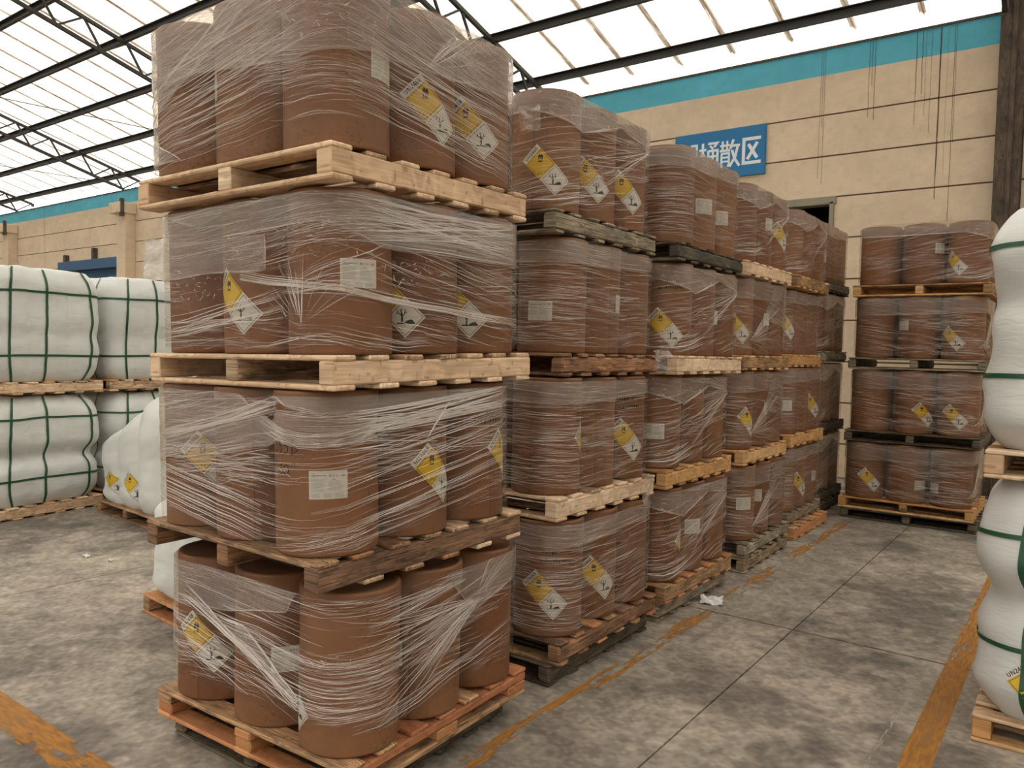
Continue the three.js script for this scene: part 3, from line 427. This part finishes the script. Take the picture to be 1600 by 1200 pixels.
// ------------------------------------------------------------------ pallets
const boardCache = new Map();
function boards(w, h, d, old) {                   // four variants of a board, shared
  const key = [w, h, d, old].map((v) => typeof v === 'number' ? v.toFixed(4) : v).join();
  if (!boardCache.has(key)) { reseed(boardCache.size + 40); boardCache.set(key, [0, 1, 2, 3].map((k) => board(w, h, d, old ? 0.006 : 0.004, k * 0.37 + rnd(), k * 0.21 + rnd(), old ? 1 : 0.4))); }
  const l = boardCache.get(key); return l[Math.floor(rnd() * 4)];
}
function pallet(label, matrix, o = {}) {
  const { W = 1.15, L = 1.1, H = 0.12, tones = ['pale'], seed = 1, block = false, deckTone, stringerTone, bottoms = 6, frontBottom = true } = o;
  reseed(seed + 1000);
  const p = thing('pallet', label, 'pallet', 'wooden pallets under the loads', matrix), old = ['grey', 'dark', 'brown'].includes(tones[0]);
  const tone = (t) => { const s = WOOD[t ?? tones[Math.floor(rnd() * tones.length)]]; return s[Math.floor(rnd() * s.length)]; };
  const t = 0.019, st = H - 2 * t, put = (name, w, h, d, x, y, z, m) => { const b = piece(name, boards(w, h, d, old), m, p); b.position.set(x, y, z); b.rotation.y = rr(-0.006, 0.006); b.rotation.z = name === 'deck_board' ? rr(-0.002, 0.002) : 0; return b; };
  const n = 7, bw = 0.1, zAt = (k, m) => L / 2 - bw / 2 - k * (L - bw) / (m - 1);
  for (let k = 0; k < n; k++) put('deck_board', W, t, bw, rr(-0.004, 0.004), H - t / 2, zAt(k, n) + (k && k < n - 1 ? rr(-0.012, 0.012) : 0), tone(deckTone));
  if (block) {
    for (const x of [-1, 0, 1]) { put('stringer', 0.095, 0.036, L, x * (W / 2 - 0.05), H - t - 0.018, 0, tone(stringerTone)); for (const z of [-1, 0, 1]) put('block', 0.095, st - 0.036 - 0.004, 0.13, x * (W / 2 - 0.05), t + (st - 0.036) / 2, z * (L / 2 - 0.07), tone()); put('bottom_board', 0.095, t + 0.004, L, x * (W / 2 - 0.05), t / 2 + 0.002, 0, tone()); }
    put('bottom_board', W - 0.02, t, 0.095, 0, t / 2, L / 2 - 0.05, tone());
  } else {
    for (const x of [-1, 0, 1]) put('stringer', 0.075, st, L, x * (W / 2 - 0.04), H / 2, 0, tone(stringerTone));
    for (let k = frontBottom ? 0 : 1; k < bottoms; k++) put('bottom_board', W, t, bw, 0, t / 2, zAt(k, bottoms), tone());
  }
  return p;
}

// ------------------------------------------------------------------ fibre drums
const drumCache = new Map();
function drumGeometry(r, h) {
  const key = r.toFixed(4) + '_' + h.toFixed(3);
  if (!drumCache.has(key)) {
    const V = (x, y) => new THREE.Vector2(x, y);
    const body = new THREE.LatheGeometry([V(0, 0.006), V(r - 0.02, 0.004), V(r - 0.006, 0), V(r - 0.001, 0.004), V(r, 0.012), V(r, h * 0.5), V(r, h - 0.02), V(r - 0.004, h - 0.012)], 56);
    const lid = new THREE.LatheGeometry([V(r + 0.0005, h - 0.075), V(r + 0.0035, h - 0.073), V(r + 0.0035, h - 0.012), V(r + 0.001, h - 0.003), V(r - 0.008, h), V(r - 0.016, h - 0.004), V(r - 0.02, h - 0.014), V(0, h - 0.014)], 56);
    drumCache.set(key, [body, lid]);
  }
  return drumCache.get(key);
}
function patch(r, w, h, turn, mirrorFree = 1) {     // a flat label bent round a cylinder, facing +z before it is turned
  const c = Math.cos(turn), s = Math.sin(turn);
  return gridGeometry(10, 10, (u, v) => { const a = (u - 0.5) * w, b = (v - 0.5) * h, x = a * c - b * s, y = a * s + b * c, ph = x / r; return [r * Math.sin(ph), y, r * Math.cos(ph)]; });
}
const patchCache = new Map();
const cached = (k, f) => { if (!patchCache.has(k)) patchCache.set(k, f()); return patchCache.get(k); };
const MARKS = {
  haz: ['hazard_label', (r) => patch(r + 0.0016, 0.112, 0.25, Math.PI / 4), hazardMat], doc: ['document_label', (r) => patch(r + 0.0016, 0.135, 0.1, 0), documentMat],
  hand: ['handwriting', (r) => patch(r + 0.0012, 0.2, 0.15, 0), handMat], mark: ['printed_ring', (r) => patch(r + 0.0012, 0.05, 0.062, 0), ringMat], print: ['printed_text', (r) => patch(r + 0.0012, 0.2, 0.1, 0), printMat],
};
function drum(label, matrix, r, h, tone, marks = [], spin = 0) {
  const d = thing('fibre_drum', label, 'drum', 'brown fibre drums wrapped on pallets', matrix), [body, lid] = drumGeometry(r, h);
  piece('body', body, KRAFT[tone % KRAFT.length], d).rotation.y = spin; piece('lid', lid, lidMat, d).rotation.y = spin;
  for (const [kind, phi, y] of marks) { const [n, f, m] = MARKS[kind]; const q = piece(n, cached(kind + r.toFixed(4), () => f(r + (y > h - 0.19 ? 0.0035 : 0))), m, d); q.position.y = Math.min(y, h - (kind === 'haz' ? 0.21 : 0.12)); q.rotation.y = R(phi); if (kind === 'doc') q.rotation.z = 0; }
  return d;
}

// ------------------------------------------------------------------ stretch film round one load
// the outline runs from the outer front corner along the front, round the aisle corner, along the aisle side and round the back
function outline(hx, hz, r) {
  const q = Math.PI * r / 2, a = 2 * (hx - r), b = 2 * (hz - r), seg = [[q, 'arc', -hx + r, hz - r, -Math.PI], [a, 'line', -hx + r, hz, 1, 0], [q, 'arc', hx - r, hz - r, -Math.PI / 2], [b, 'line', hx, hz - r, 0, -1], [q, 'arc', hx - r, -hz + r, 0], [a, 'line', hx - r, -hz, -1, 0], [q, 'arc', -hx + r, -hz + r, Math.PI / 2], [b, 'line', -hx, -hz + r, 0, 1]];
  const total = seg.reduce((t, s) => t + s[0], 0);
  return { total, at(s) { s = ((s % total) + total) % total; for (const [l, k, cx, cz, p, w] of seg) { if (s <= l) { if (k === 'arc') { const t = p + s / l * Math.PI / 2; return [cx + r * Math.cos(t), cz - r * Math.sin(t) * 1, Math.cos(t), -Math.sin(t), 0]; } return [cx + p * s, cz + w * s, p === 0 ? (w < 0 ? 1 : -1) : 0, w === 0 ? (p > 0 ? 1 : -1) : 0, Math.sin(Math.PI * s / l)]; } s -= l; } return [0, 0, 1, 0, 0]; } };
}
function film(label, matrix, o) {
  const { hx = 0.573, hz = 0.56, h = 0.605, r = 0.18, pattern, seed = 1, top = false, low = 0.0, nu = 168 } = o;
  const path = outline(hx + 0.006, hz + 0.006, r), S = seed * 3.17, side = 26, fold = top ? 14 : 6, nv = side + fold;
  const f = thing('stretch_film', label, 'stretch film', 'clear film wrapped round the drum loads', matrix);
  const ridge = (X, Y) => { const n = 1 - Math.abs(nz(X, Y, S)); return n * n * n; };
  const edges = (s) => { const a = s * 2.4; return [low + 0.016 + 0.03 * Math.max(0, nz(a, S)) + 0.012 * nz(a * 3, S + 4), h - 0.019 - 0.008 * Math.abs(nz(a, S + 9))]; };
  const surface = (s, k, out = 0) => {             // s metres along the outline, k from the lower edge to the upper
    const [x, z, nx, n2, flat] = path.at(s), a = s * 2.4, [yb, yt] = edges(s), y = yb + (yt - yb) * k;
    let inward = flat * (0.004 + 0.012 * Math.max(0, nz(a * 0.7, y * 3, S + 2)));
    inward -= 0.007 * ridge(a * 0.8 + 2 * y, y * 13) * flat + 0.0025 * ridge(a * 1.5, y * 22);
    inward = Math.max(inward, -0.009) - out; return [x - nx * inward, y, z - n2 * inward];
  };
  const g = gridGeometry(nu, nv, (u, v, i, j) => {
    const s = (i % nu) / nu * path.total;
    if (j <= side) return surface(s, j / side);
    const [x, z, nx, n2] = path.at(s), a = s * 2.4, yt = edges(s)[1], t = (j - side) / fold;
    if (top) { const q = 1 - Math.pow(t, 1.6); return [x * q, yt + (0.03 + 0.035 * Math.max(0, nz(a * 0.8, S + 6))) * Math.sin(Math.min(1, t * 3) * Math.PI / 2) + 0.012 * nz(a * 2, t * 5, S) * Math.sin(Math.PI * t), z * q]; }
    const d = (0.12 + 0.14 * Math.abs(nz(a, S + 3))) * t * t + 0.002; return [x - nx * d, yt + 0.017 * Math.sin(Math.min(1, t * 2.2) * Math.PI / 2), z - n2 * d];
  }, (u, v, i, j) => [i / nu * path.total / F_LEN, j <= side ? j / side * (h / F_HT) : h / F_HT + (j - side) / fold * 0.35]);
  piece('wrap', g, filmMat, f);
  // second layers of the winding
  pattern.bands.forEach(([pts, a], q) => {
    const xs = pts.map((p) => p[0]), x0 = Math.min(...xs), x1 = Math.max(...xs);
    const span = (x) => { let lo = 9, hi = -9; for (let i = 0; i < pts.length; i++) { const A = pts[i], B = pts[(i + 1) % pts.length]; if ((A[0] - x) * (B[0] - x) > 1e-9) continue; const ys = Math.abs(A[0] - B[0]) < 1e-6 ? [A[1], B[1]] : [A[1] + (B[1] - A[1]) * clamp((x - A[0]) / (B[0] - A[0]))]; lo = Math.min(lo, ...ys); hi = Math.max(hi, ...ys); } return [lo, hi]; };
    piece('film_layer', gridGeometry(64, 10, (u, v) => { const x = x0 + (x1 - x0) * clamp(u, 1e-4, 1 - 1e-4), [lo, hi] = span(x); return surface(x, clamp((lo + (hi - lo) * v) / 0.6), 0.0014 + 0.0004 * q); }, (u, v) => [u, v]), layerMats[a < 0.15 ? 0 : a < 0.28 ? 1 : 2], f);
  });
  // gathered folds: low ridges standing on the sheet
  [0, 1].forEach((kind) => {
    const p = [], idx = [];
    for (const [x0, y0, x1, y1, w, a, bow] of pattern.strands) {
      if ((a > 0.42 ? 1 : 0) !== kind) continue;
      const n = Math.max(2, Math.min(9, Math.round(Math.hypot(x1 - x0, y1 - y0) / 0.07))), dx = x1 - x0, dy = y1 - y0, l = Math.hypot(dx, dy) || 1, px = -dy / l, py = dx / l, width = w * (kind ? 1 : 0.55 + a), at = p.length / 3;
      for (let i = 0; i <= n; i++) {
        const t = i / n, b = -bow * 4 * t * (1 - t), hw = 0.5 * width * Math.pow(Math.sin(Math.PI * clamp(t, 0.03, 0.97)), 0.6), cx = clamp(x0 + dx * t, 0, F_LEN), cy = y0 + dy * t + b, K = (y) => clamp(y / 0.6, 0, 1);
        p.push(...surface(cx + px * hw, K(cy + py * hw), 0.0018), ...surface(cx, K(cy), 0.0018 + Math.min(0.005, hw * 1.15)), ...surface(cx - px * hw, K(cy - py * hw), 0.0018));
      }
      for (let i = 0; i < n; i++) { const q = at + 3 * i; idx.push(q, q + 1, q + 4, q, q + 4, q + 3, q + 1, q + 2, q + 5, q + 1, q + 5, q + 4); }
    }
    const G = new THREE.BufferGeometry(); G.setAttribute('position', new THREE.Float32BufferAttribute(p, 3)); G.setIndex(idx); G.computeVertexNormals();
    piece('folds', G, foldMats[kind], f).userData.kind = 'stuff';
  });
  return f;
}

// ------------------------------------------------------------------ the stacks of drum loads
const WHERE = { C: [1, 1, 'aisle corner'], R2: [1, 0, 'middle of aisle side'], R3: [1, -1, 'far aisle-side corner'], F2: [0, 1, 'middle of front side'], F3: [-1, 1, 'outer front corner'], M: [0, 0, 'centre'], N1: [-0.5, 0.1, 'outer drum added to darken gaps'], N2: [0.5, 0.1, 'inner drum added to darken gaps'] };  // half-step drums are added to block light through the front gaps
const TIER = ['', 'bottom load', 'second load', 'third load', 'top load'];
const FEATURE = { haz: 'yellow hazard label', doc: 'white paper label', hand: 'handwritten marks', mark: 'printed ring mark', print: 'faint printed text' };
const STACKS = {
  a: { say: 'front stack', W: 1.15, L: 1.15, px: 0.386, pz: 0.376, r: 0.186, drums: ['C', 'R2', 'R3', 'F2', 'F3'],
    tiers: [[-2.63, -2.35, 0, 0.096, 'dark', { tilt: 0, H: 0.094, W: 1.04, L: 1.02, yaw: 1.5 }], [-2.62, -2.366, 0.096, 0.73, 'orange', { yaw: 2.3, block: true }], [-2.639, -2.313, 0.827, 0.715, 'pale', { yaw: -1.2, tilt: 1, stringerTone: 'brown', tones: ['pale', 'brown'], frontBottom: false }], [-2.606, -2.314, 1.542, 0.704, 'pale', { yaw: 0.5, tilt: 1 }], [-2.608, -2.266, 2.246, 0.714, 'pale', { yaw: 1.8, tilt: 1 }]] },
  b: { say: 'second aisle stack', x: [-2.127, -2.07, -2.11, -2.13, -2.149], z: [-3.25, -3.25, -3.25, -3.3, -3.25], y: [0, 0.12, 0.845, 1.575, 2.295], tones: ['dark', 'brown', 'pale', 'brown', 'grey'], drums: ['C', 'R2', 'R3', 'F2'] },
  c: { say: 'third aisle stack', x: [-2.12, -2.077, -2.1, -2.051, -2.063], z: [-4.5, -4.5, -4.5, -4.5, -4.5], y: [0, 0.12, 0.85, 1.575, 2.285], tones: ['grey', 'orange', 'honey', 'pale', 'dark'], drums: ['C', 'R2', 'R3', 'F2'] },
  d: { say: 'fourth aisle stack', x: [-2.1, -2.1, -2.143, -2.157, -2.159], z: [-5.95, -5.95, -5.95, -5.95, -5.95], y: [0, 0.12, 0.84, 1.59, 2.33], tones: ['grey', 'grey', 'honey', 'honey', 'pale'], drums: ['C', 'R2', 'R3'] },
  e: { say: 'fifth aisle stack', x: [-2.128, -2.2, -2.2, -2.25, -2.2], z: [-7.35, -7.35, -7.35, -7.35, -7.35], y: [0, 0.12, 0.86, 1.61, 2.35], tones: ['orange', 'grey', 'honey', 'honey', 'honey'], drums: ['C', 'R2', 'R3'] },
  f: { say: 'last aisle stack', x: [-2.3, -2.3, -2.3, -2.3, -2.3], z: [-8.6, -8.6, -8.6, -8.6, -8.6], y: [0, 0.12, 0.88, 1.66, 2.42], tones: ['dark', 'dark', 'dark', 'grey', 'dark'], drums: ['C', 'R2', 'R3', 'F2'] },
  g: { say: 'aisle end stack', W: 1.27, L: 1.12, px: 0.412, pz: 0.37, r: 0.19, cx: -1.44, x: [-0.83, -0.86, -0.83, -0.82, -0.8], z: [-8.85, -8.85, -8.85, -8.85, -8.85], y: [0, 0.11, 0.83, 1.6, 2.36], tones: ['dark', 'honey', 'dark', 'grey', 'honey'], drums: ['C', 'F2', 'F3', 'N1', 'N2', 'R3'] },
};
const LABELS = {       // marks on the drums: kind, direction round the drum in degrees from the front, height on the drum
  a4C: 'doc 108 .3', a4R2: 'haz 73 .22', a4R3: 'haz 49 .23', a4F2: 'doc -38 .29', a3C: 'doc 69 .283', a3F2: 'haz 3 .2', a3R2: 'haz 22 .19', a3R3: 'haz 24 .19', a2C: 'doc 51 .26,hand 3 .35', a2F3: 'haz 55 .27', a2R2: 'haz 94 .24', a2R3: 'haz 116 .26,print 84 .45', a1F3: 'haz 30 .25', a1F2: 'doc 60 .27', a1C: 'haz -42 .18', a1R2: 'doc 6 .27',
  b4C: 'haz 35 .2', b4R2: 'haz 45 .222', b4R3: 'haz 51 .219', b3C: 'doc 13 .214', b3R2: 'doc 112 .28', b2C: 'mark 97 .4,haz 126 .245', b2R3: 'haz 57 .233,print 57 .45', b1C: 'haz 28 .22,print 48 .42', b1R2: 'haz 58 .227',
  c4R2: 'doc 59 .284', c4R3: 'doc 45 .26', c3C: 'haz 30 .175,print 40 .45', c3R3: 'doc 22 .27', c2C: 'doc 30 .24', c1C: 'mark 55 .365,haz 118 .21', c1R2: 'doc 64 .3', d4R2: 'doc 85 .34', d4R3: 'haz 69 .287', d3C: 'haz 41 .215', d3R2: 'doc 90 .3', d2C: 'haz 80 .218', d2R2: 'doc 98 .31', d1C: 'doc 54 .297', d1R2: 'doc 40 .314', e3C: 'haz 55 .26', e2C: 'doc 42 .27', e2R3: 'haz 57 .24', e1R2: 'haz 65 .22', e1R3: 'doc 88 .26', f4C: 'doc 55 .23',
  g4F2: 'doc 60 .36', g4C: 'haz -34 .2', g3F2: 'doc -40 .34', g3C: 'haz -24 .21', g2F2: 'haz 40 .2', g2C: 'haz -4 .2', g1F3: 'haz 26 .2', g1F2: 'doc 52 .19', g1C: 'doc -50 .18',
};
const TONENAME = { pale: 'pale new wooden', honey: 'honey coloured wooden', orange: 'orange brown wooden', brown: 'worn brown wooden', grey: 'weathered grey wooden', dark: 'dark stained wooden' };
function placed(x, y, z, yaw, tilt) {
  const e = new THREE.Euler(tilt ? R(1.15) : 0, R(yaw), tilt ? R(0.7) : 0, 'YXZ');
  return new THREE.Matrix4().compose(new THREE.Vector3(x, y + (tilt ? 0.012 : 0), z), new THREE.Quaternion().setFromEuler(e), new THREE.Vector3(1, 1, 1));
}
let serial = 0;
for (const [key, K] of Object.entries(STACKS)) {
  const { W = 1.15, L = 1.1, px = 0.376, pz = 0.366, r = 0.181 } = K;
  for (let t = 0; t < 5; t++) {
    reseed(300 + serial++);
    let x, z, y, tone, o = {}, gap;
    if (K.tiers) [x, z, y, gap, tone, o] = K.tiers[t]; else { x = K.x[t] - W / 2; z = K.z[t] - L / 2; y = K.y[t]; tone = K.tones[t]; gap = (t < 4 ? K.y[t + 1] : y + 0.735) - y; o = { yaw: rr(-0.7, 0.7) }; }
    const M = placed(x, y, z, o.yaw ?? 0, o.tilt), H = o.H ?? (t === 0 && !K.tiers ? K.y[1] - 0.001 : 0.12);
    const under = t === 0 ? 'on the floor, lowest of ' + K.say : 'under the ' + TIER[t] + ' of ' + K.say;
    pallet(`${TONENAME[tone]} pallet ${under}`, M, { W: o.W ?? W, L: o.L ?? L, H, tones: o.tones ?? [tone, tone, key === 'b' && t === 1 ? 'orange' : tone], stringerTone: o.stringerTone, seed: serial, block: o.block, frontBottom: o.frontBottom });
    if (t === 0) continue;
    const hD = Math.min(0.66, gap - H - 0.008), at = (lx, lz) => M.clone().multiply(new THREE.Matrix4().makeTranslation(lx, H + 0.001, lz));
    for (const d of K.drums) {
      const [a, b, where] = WHERE[d], marks = (LABELS[key + t + d] ?? '').split(',').filter(Boolean).map((m) => { const [k, p, h] = m.trim().split(' '); return [k, +p - (o.yaw ?? 0), +h]; });
      const what = marks.length ? ' with ' + FEATURE[marks[0][0]] : '';
      drum(`${what ? '' : 'brown '}fibre drum${what}, ${where}, ${TIER[t]} of ${K.say}`, at(a * px + rr(-0.003, 0.003), b * pz + (key === 'g' && b === 0 ? 0 : rr(-0.002, 0.002))), r, hD, Math.floor(rr(0, 6)), marks, rr(0, 6.28));
    }
    const mats = t === 4 ? ['g2', 'g1', 'g2'] : ['g1', 'g2', 'g3'];
    film(`clear stretch film around the ${TIER[t]} of ${K.say}`, at(0, 0), { hx: px + r + 0.006, hz: pz + r + 0.006, r, h: hD + 0.003, pattern: key === 'a' ? FILM['a' + t] : FILM[mats[(serial * 2 + t) % 3]], seed: serial, top: t === 4, low: key === 'a' && t === 1 ? 0.07 : 0, nu: key === 'a' ? 220 : 140 });
  }
}

// ------------------------------------------------------------------ white wrapped loads with green straps
function bulge(o) {                                  // surface of a shrouded load: point at outline fraction u (0..1) and height fraction v
  const { hx = 0.575, hz = 0.575, h = 1.05, r = 0.16, waist = 0.1, waistAt = 0.5, lobe = 0.02, lobes = 3, seed = 1, slope = 0 } = o, path = outline(hx, hz, r);
  return { path, at(s, v) {
    const [x, z, nx, n2, flat] = path.at(s), dir = Math.abs(nx) > Math.abs(n2) ? z / hz : x / hx;
    const q = 1 - 0.12 * Math.pow(clamp(1 - v / 0.16), 2) - waist * Math.exp(-Math.pow((v - waistAt) / 0.085, 2)) - 0.17 * Math.pow(clamp((v - 0.8) / 0.2), 2.2) + 0.015 * Math.sin(v * 9 + seed);
    const lb = -lobe * Math.pow(Math.abs(Math.cos(Math.PI * lobes / 2 * (dir + 1) + Math.PI / 2)) < 1 ? 1 - Math.abs(Math.sin(Math.PI * lobes / 2 * (dir + 1))) : 0, 2) * flat;
    const wob = (o.rough ?? 0.016) * nz(x * 3 + seed, z * 3, v * 5) + 0.006 * nz(x * 9, z * 9 + seed, v * 15), k = q + 0;
    const hh = h * (1 + slope * x / hx);
    return [x * k + nx * (lb + wob), hh * v + 0.012 * nz(x * 4, z * 4, seed) * v, z * k + n2 * (lb + wob), nx, n2];
  } };
}
function whiteLoad(name, label, group, matrix, o) {
  const t = thing(name, label, o.category ?? 'wrapped load', group, matrix), B = bulge(o), T = B.path.total, nu = 144, side = 40, top = 10;
  const g = gridGeometry(nu, side + top, (u, v, i, j) => {
    const s = (i % nu) / nu * T; if (j <= side) return B.at(s, j / side).slice(0, 3);
    const p = B.at(s, 1), k = (j - side) / top; return [p[0] * (1 - k), p[1] + 0.035 * Math.sin(k * Math.PI / 2) + 0.01 * nz(p[0] * 6 * (1 - k), p[2] * 6 * (1 - k), o.seed), p[2] * (1 - k)];
  }, (u, v, i, j) => [i / nu * T / 0.9, j / side * 1.05 / 0.9]);
  piece('shroud', g, o.mat ?? shroud, t);
  for (const v of o.hstraps ?? []) piece('strap', gridGeometry(120, 1, (u, w) => { const p = B.at(u * T, v + (w - 0.5) * 0.02 + 0.004 * Math.sin(u * 20)); return [p[0] + p[3] * 0.006, p[1], p[2] + p[4] * 0.006]; }), strapMat, t);
  for (const s of o.vstraps ?? []) piece('strap', gridGeometry(1, 44, (w, v) => { const p = B.at(s * T + (w - 0.5) * 0.024 + 0.008 * Math.sin(v * 6 + s * 9), v * 0.99); return [p[0] + p[3] * 0.007, p[1] + (v > 0.97 ? 0.008 : 0), p[2] + p[4] * 0.007]; }), strapMat, t);
  for (const [s0, v0, w, hgt] of o.hazards ?? []) {
    const c = Math.SQRT1_2; piece('hazard_label', gridGeometry(10, 16, (a, b) => { const X = (a - 0.5) * w, Y = (b - 0.5) * hgt, p = B.at(s0 * T + (X - Y) * c, v0 + (X + Y) * c / o.h); return [p[0] + p[3] * 0.006, p[1], p[2] + p[4] * 0.006]; }), hazardMat, t);
  }
  return t;
}
const WL = 'white shrouded loads by the far aisle';
for (const [n, x, z, yaw, words] of [[0, -8.62, -3.32, 9, 'outer'], [1, -8.83, -4.58, 4, 'inner']]) for (const t of [0, 1]) {
  const M = placed(x, t ? 1.175 : 0, z, yaw, false), what = t ? 'upper' : 'lower';
  pallet(`pale wooden pallet below the ${what} white load of the ${words} strapped stack`, M, { W: 1.12, L: 1.12, H: 0.12, tones: ['pale', 'honey', 'pale'], seed: 70 + n * 2 + t });
  whiteLoad('shrouded_load', `white film shrouded load with green straps, ${what} one of the ${words} stack`, WL, M.clone().multiply(new THREE.Matrix4().makeTranslation(0, 0.121, 0)), { hx: 0.57, hz: 0.57, h: t ? 1.08 : 1.03, waist: t ? 0.035 : 0.12, waistAt: t ? 0.42 : 0.44, seed: 3 + n * 5 + t, lobe: 0.018, hstraps: t ? [0.23, 0.79] : [0.24, 0.8], vstraps: [0.395, 0.5, 0.315, 0.14, 0.22] });
}
{ // the strapped stack cut by the frame beside the aisle
  for (const t of [0, 1]) {
    const M = placed(0.2, t ? 1.19 : 0, -4.58, 0, false), what = t ? 'upper' : 'lower';
    pallet(`pale wooden pallet beneath the ${what} white bulging load beside the yellow line`, M, { W: 1.12, L: 1.12, H: 0.125, tones: ['pale', 'pale', 'honey'], seed: 90 + t });
    whiteLoad('shrouded_load', `${what} white bulging load with green straps standing beside the yellow aisle line`, 'white loads beside the yellow line', M.clone().multiply(new THREE.Matrix4().makeTranslation(0, 0.126, 0)), { hx: 0.58, hz: 0.57, r: 0.2, h: t ? 1.08 : 1.06, waist: t ? 0.05 : 0.1, waistAt: t ? 0.6 : 0.5, rough: 0.034, seed: 21 + t * 4, lobe: 0.03, hstraps: t ? [0.3, 0.83] : [0.3, 0.77], vstraps: [0.073, 0.17, 0.24, 0.4], hazards: t ? [] : [[0.088, 0.15, 0.115, 0.26]] });
  }
}
{ // low white sack loads behind the front stack
  const M = placed(-7.25, 0, -4.28, -4, false), P = placed(-4.14, 0, -3.06, -3, false);
  pallet('brown wooden pallet under the rounded white sacks by the strapped stacks', M, { W: 1.25, L: 1.1, H: 0.12, tones: ['brown', 'orange'], seed: 61 });
  whiteLoad('sack_load', 'rounded white sacks with yellow hazard labels on a low brown pallet', null, M.clone().multiply(new THREE.Matrix4().makeTranslation(0, 0.121, 0)), { category: 'sack load', hx: 0.66, hz: 0.56, r: 0.26, h: 0.86, waist: 0, lobe: 0.13, seed: 8, slope: 0.3, mat: sack, hazards: [[0.118, 0.28, 0.13, 0.29], [0.215, 0.24, 0.13, 0.29]] });
  pallet('orange wooden pallet on the floor just behind the large front stack', P, { W: 1.12, L: 1.1, H: 0.12, tones: ['orange'], seed: 62 });
  whiteLoad('sack_load', 'white sack load on an orange pallet, mostly hidden behind the large front stack', null, P.clone().multiply(new THREE.Matrix4().makeTranslation(0, 0.121, 0)), { category: 'sack load', hx: 0.6, hz: 0.55, r: 0.25, h: 0.62, waist: 0, lobe: 0.1, seed: 12, mat: sack });
}
// ------------------------------------------------------------------ loose film and scraps
function crumpled(w, h, seed, fold) {
  return gridGeometry(26, 26, (u, v) => {
    const e = 1 - 0.25 * Math.abs(nz(u * 4, v * 4, seed)), x = (u - 0.5) * w * e, y = v * h * (1 - 0.2 * Math.abs(nz(u * 3, seed, 2)));
    return [x, y, fold * (nz(u * 3 + seed, v * 3, 1) + 0.5 * Math.abs(nz(u * 7, v * 7, seed)) + 0.25 * Math.abs(nz(u * 15, v * 15, seed)))];
  });
}
const looseFilm = phys({ color: lin(0.86, 0.86, 0.85), transmission: 0.62, thickness: 0, roughness: 0.28, side: THREE.DoubleSide });
const clearFilm = phys({ color: lin(0.9, 0.85, 0.8), transmission: 0.82, thickness: 0, roughness: 0.2, side: THREE.DoubleSide });
function scrap(name, label, category, geometry, material, x, y, z, rx, ry) { const m = shade(new THREE.Mesh(geometry, material)); m.name = numbered(name); m.userData = { label, category }; m.position.set(x, y, z); m.rotation.set(rx, ry, 0, 'YXZ'); scene.add(m); return m; }
scrap('loose_film', 'torn sheet of loose white film standing up on top of a strapped white load', 'film scrap', crumpled(0.42, 0.5, 4, 0.1), looseFilm, -8.55, 2.41, -4.82, -0.15, R(60));
scrap('loose_film', 'bunched clear film tail hanging at the far end of the second stack, third load', 'film scrap', crumpled(0.14, 0.13, 9, 0.06), clearFilm, -2.09, 1.6, -4.3, 0.1, R(80));
scrap('loose_film', 'ragged clear film end hanging off the second load of the second stack', 'film scrap', crumpled(0.06, 0.2, 14, 0.04), clearFilm, -2.08, 0.8, -4.17, 0.1, R(70));
scrap('loose_film', 'clear film flap sticking out at the far end of the front stack, top load', 'film scrap', crumpled(0.1, 0.11, 17, 0.04), clearFilm, -2.05, 2.68, -2.86, 0.2, R(30));
const paper = std({ color: lin(0.75, 0.74, 0.72), roughness: 0.8, side: THREE.DoubleSide });
scrap('paper_scrap', 'crumpled white scrap on the floor beside the third stack pallet', 'scrap', crumpled(0.16, 0.1, 22, 0.03), paper, -2.0, 0.012, -5.05, -1.35, R(20));
for (const [x, z, s, w] of [[-6.25, -2.92, 0.05, 'larger white paper bit lying on open concrete behind the front stack'], [-6.0, -2.98, 0.035, 'smaller white paper bit lying on open concrete behind the front stack'], [-5.0, -2.72, 0.03, 'tiny white paper bit on concrete near the orange pallet']]) scrap('paper_scrap', w, 'scrap', crumpled(s, s, 30 + x, 0.012), paper, x, 0.008, z, -1.4, R(x * 40));

renderer.render(scene, camera);
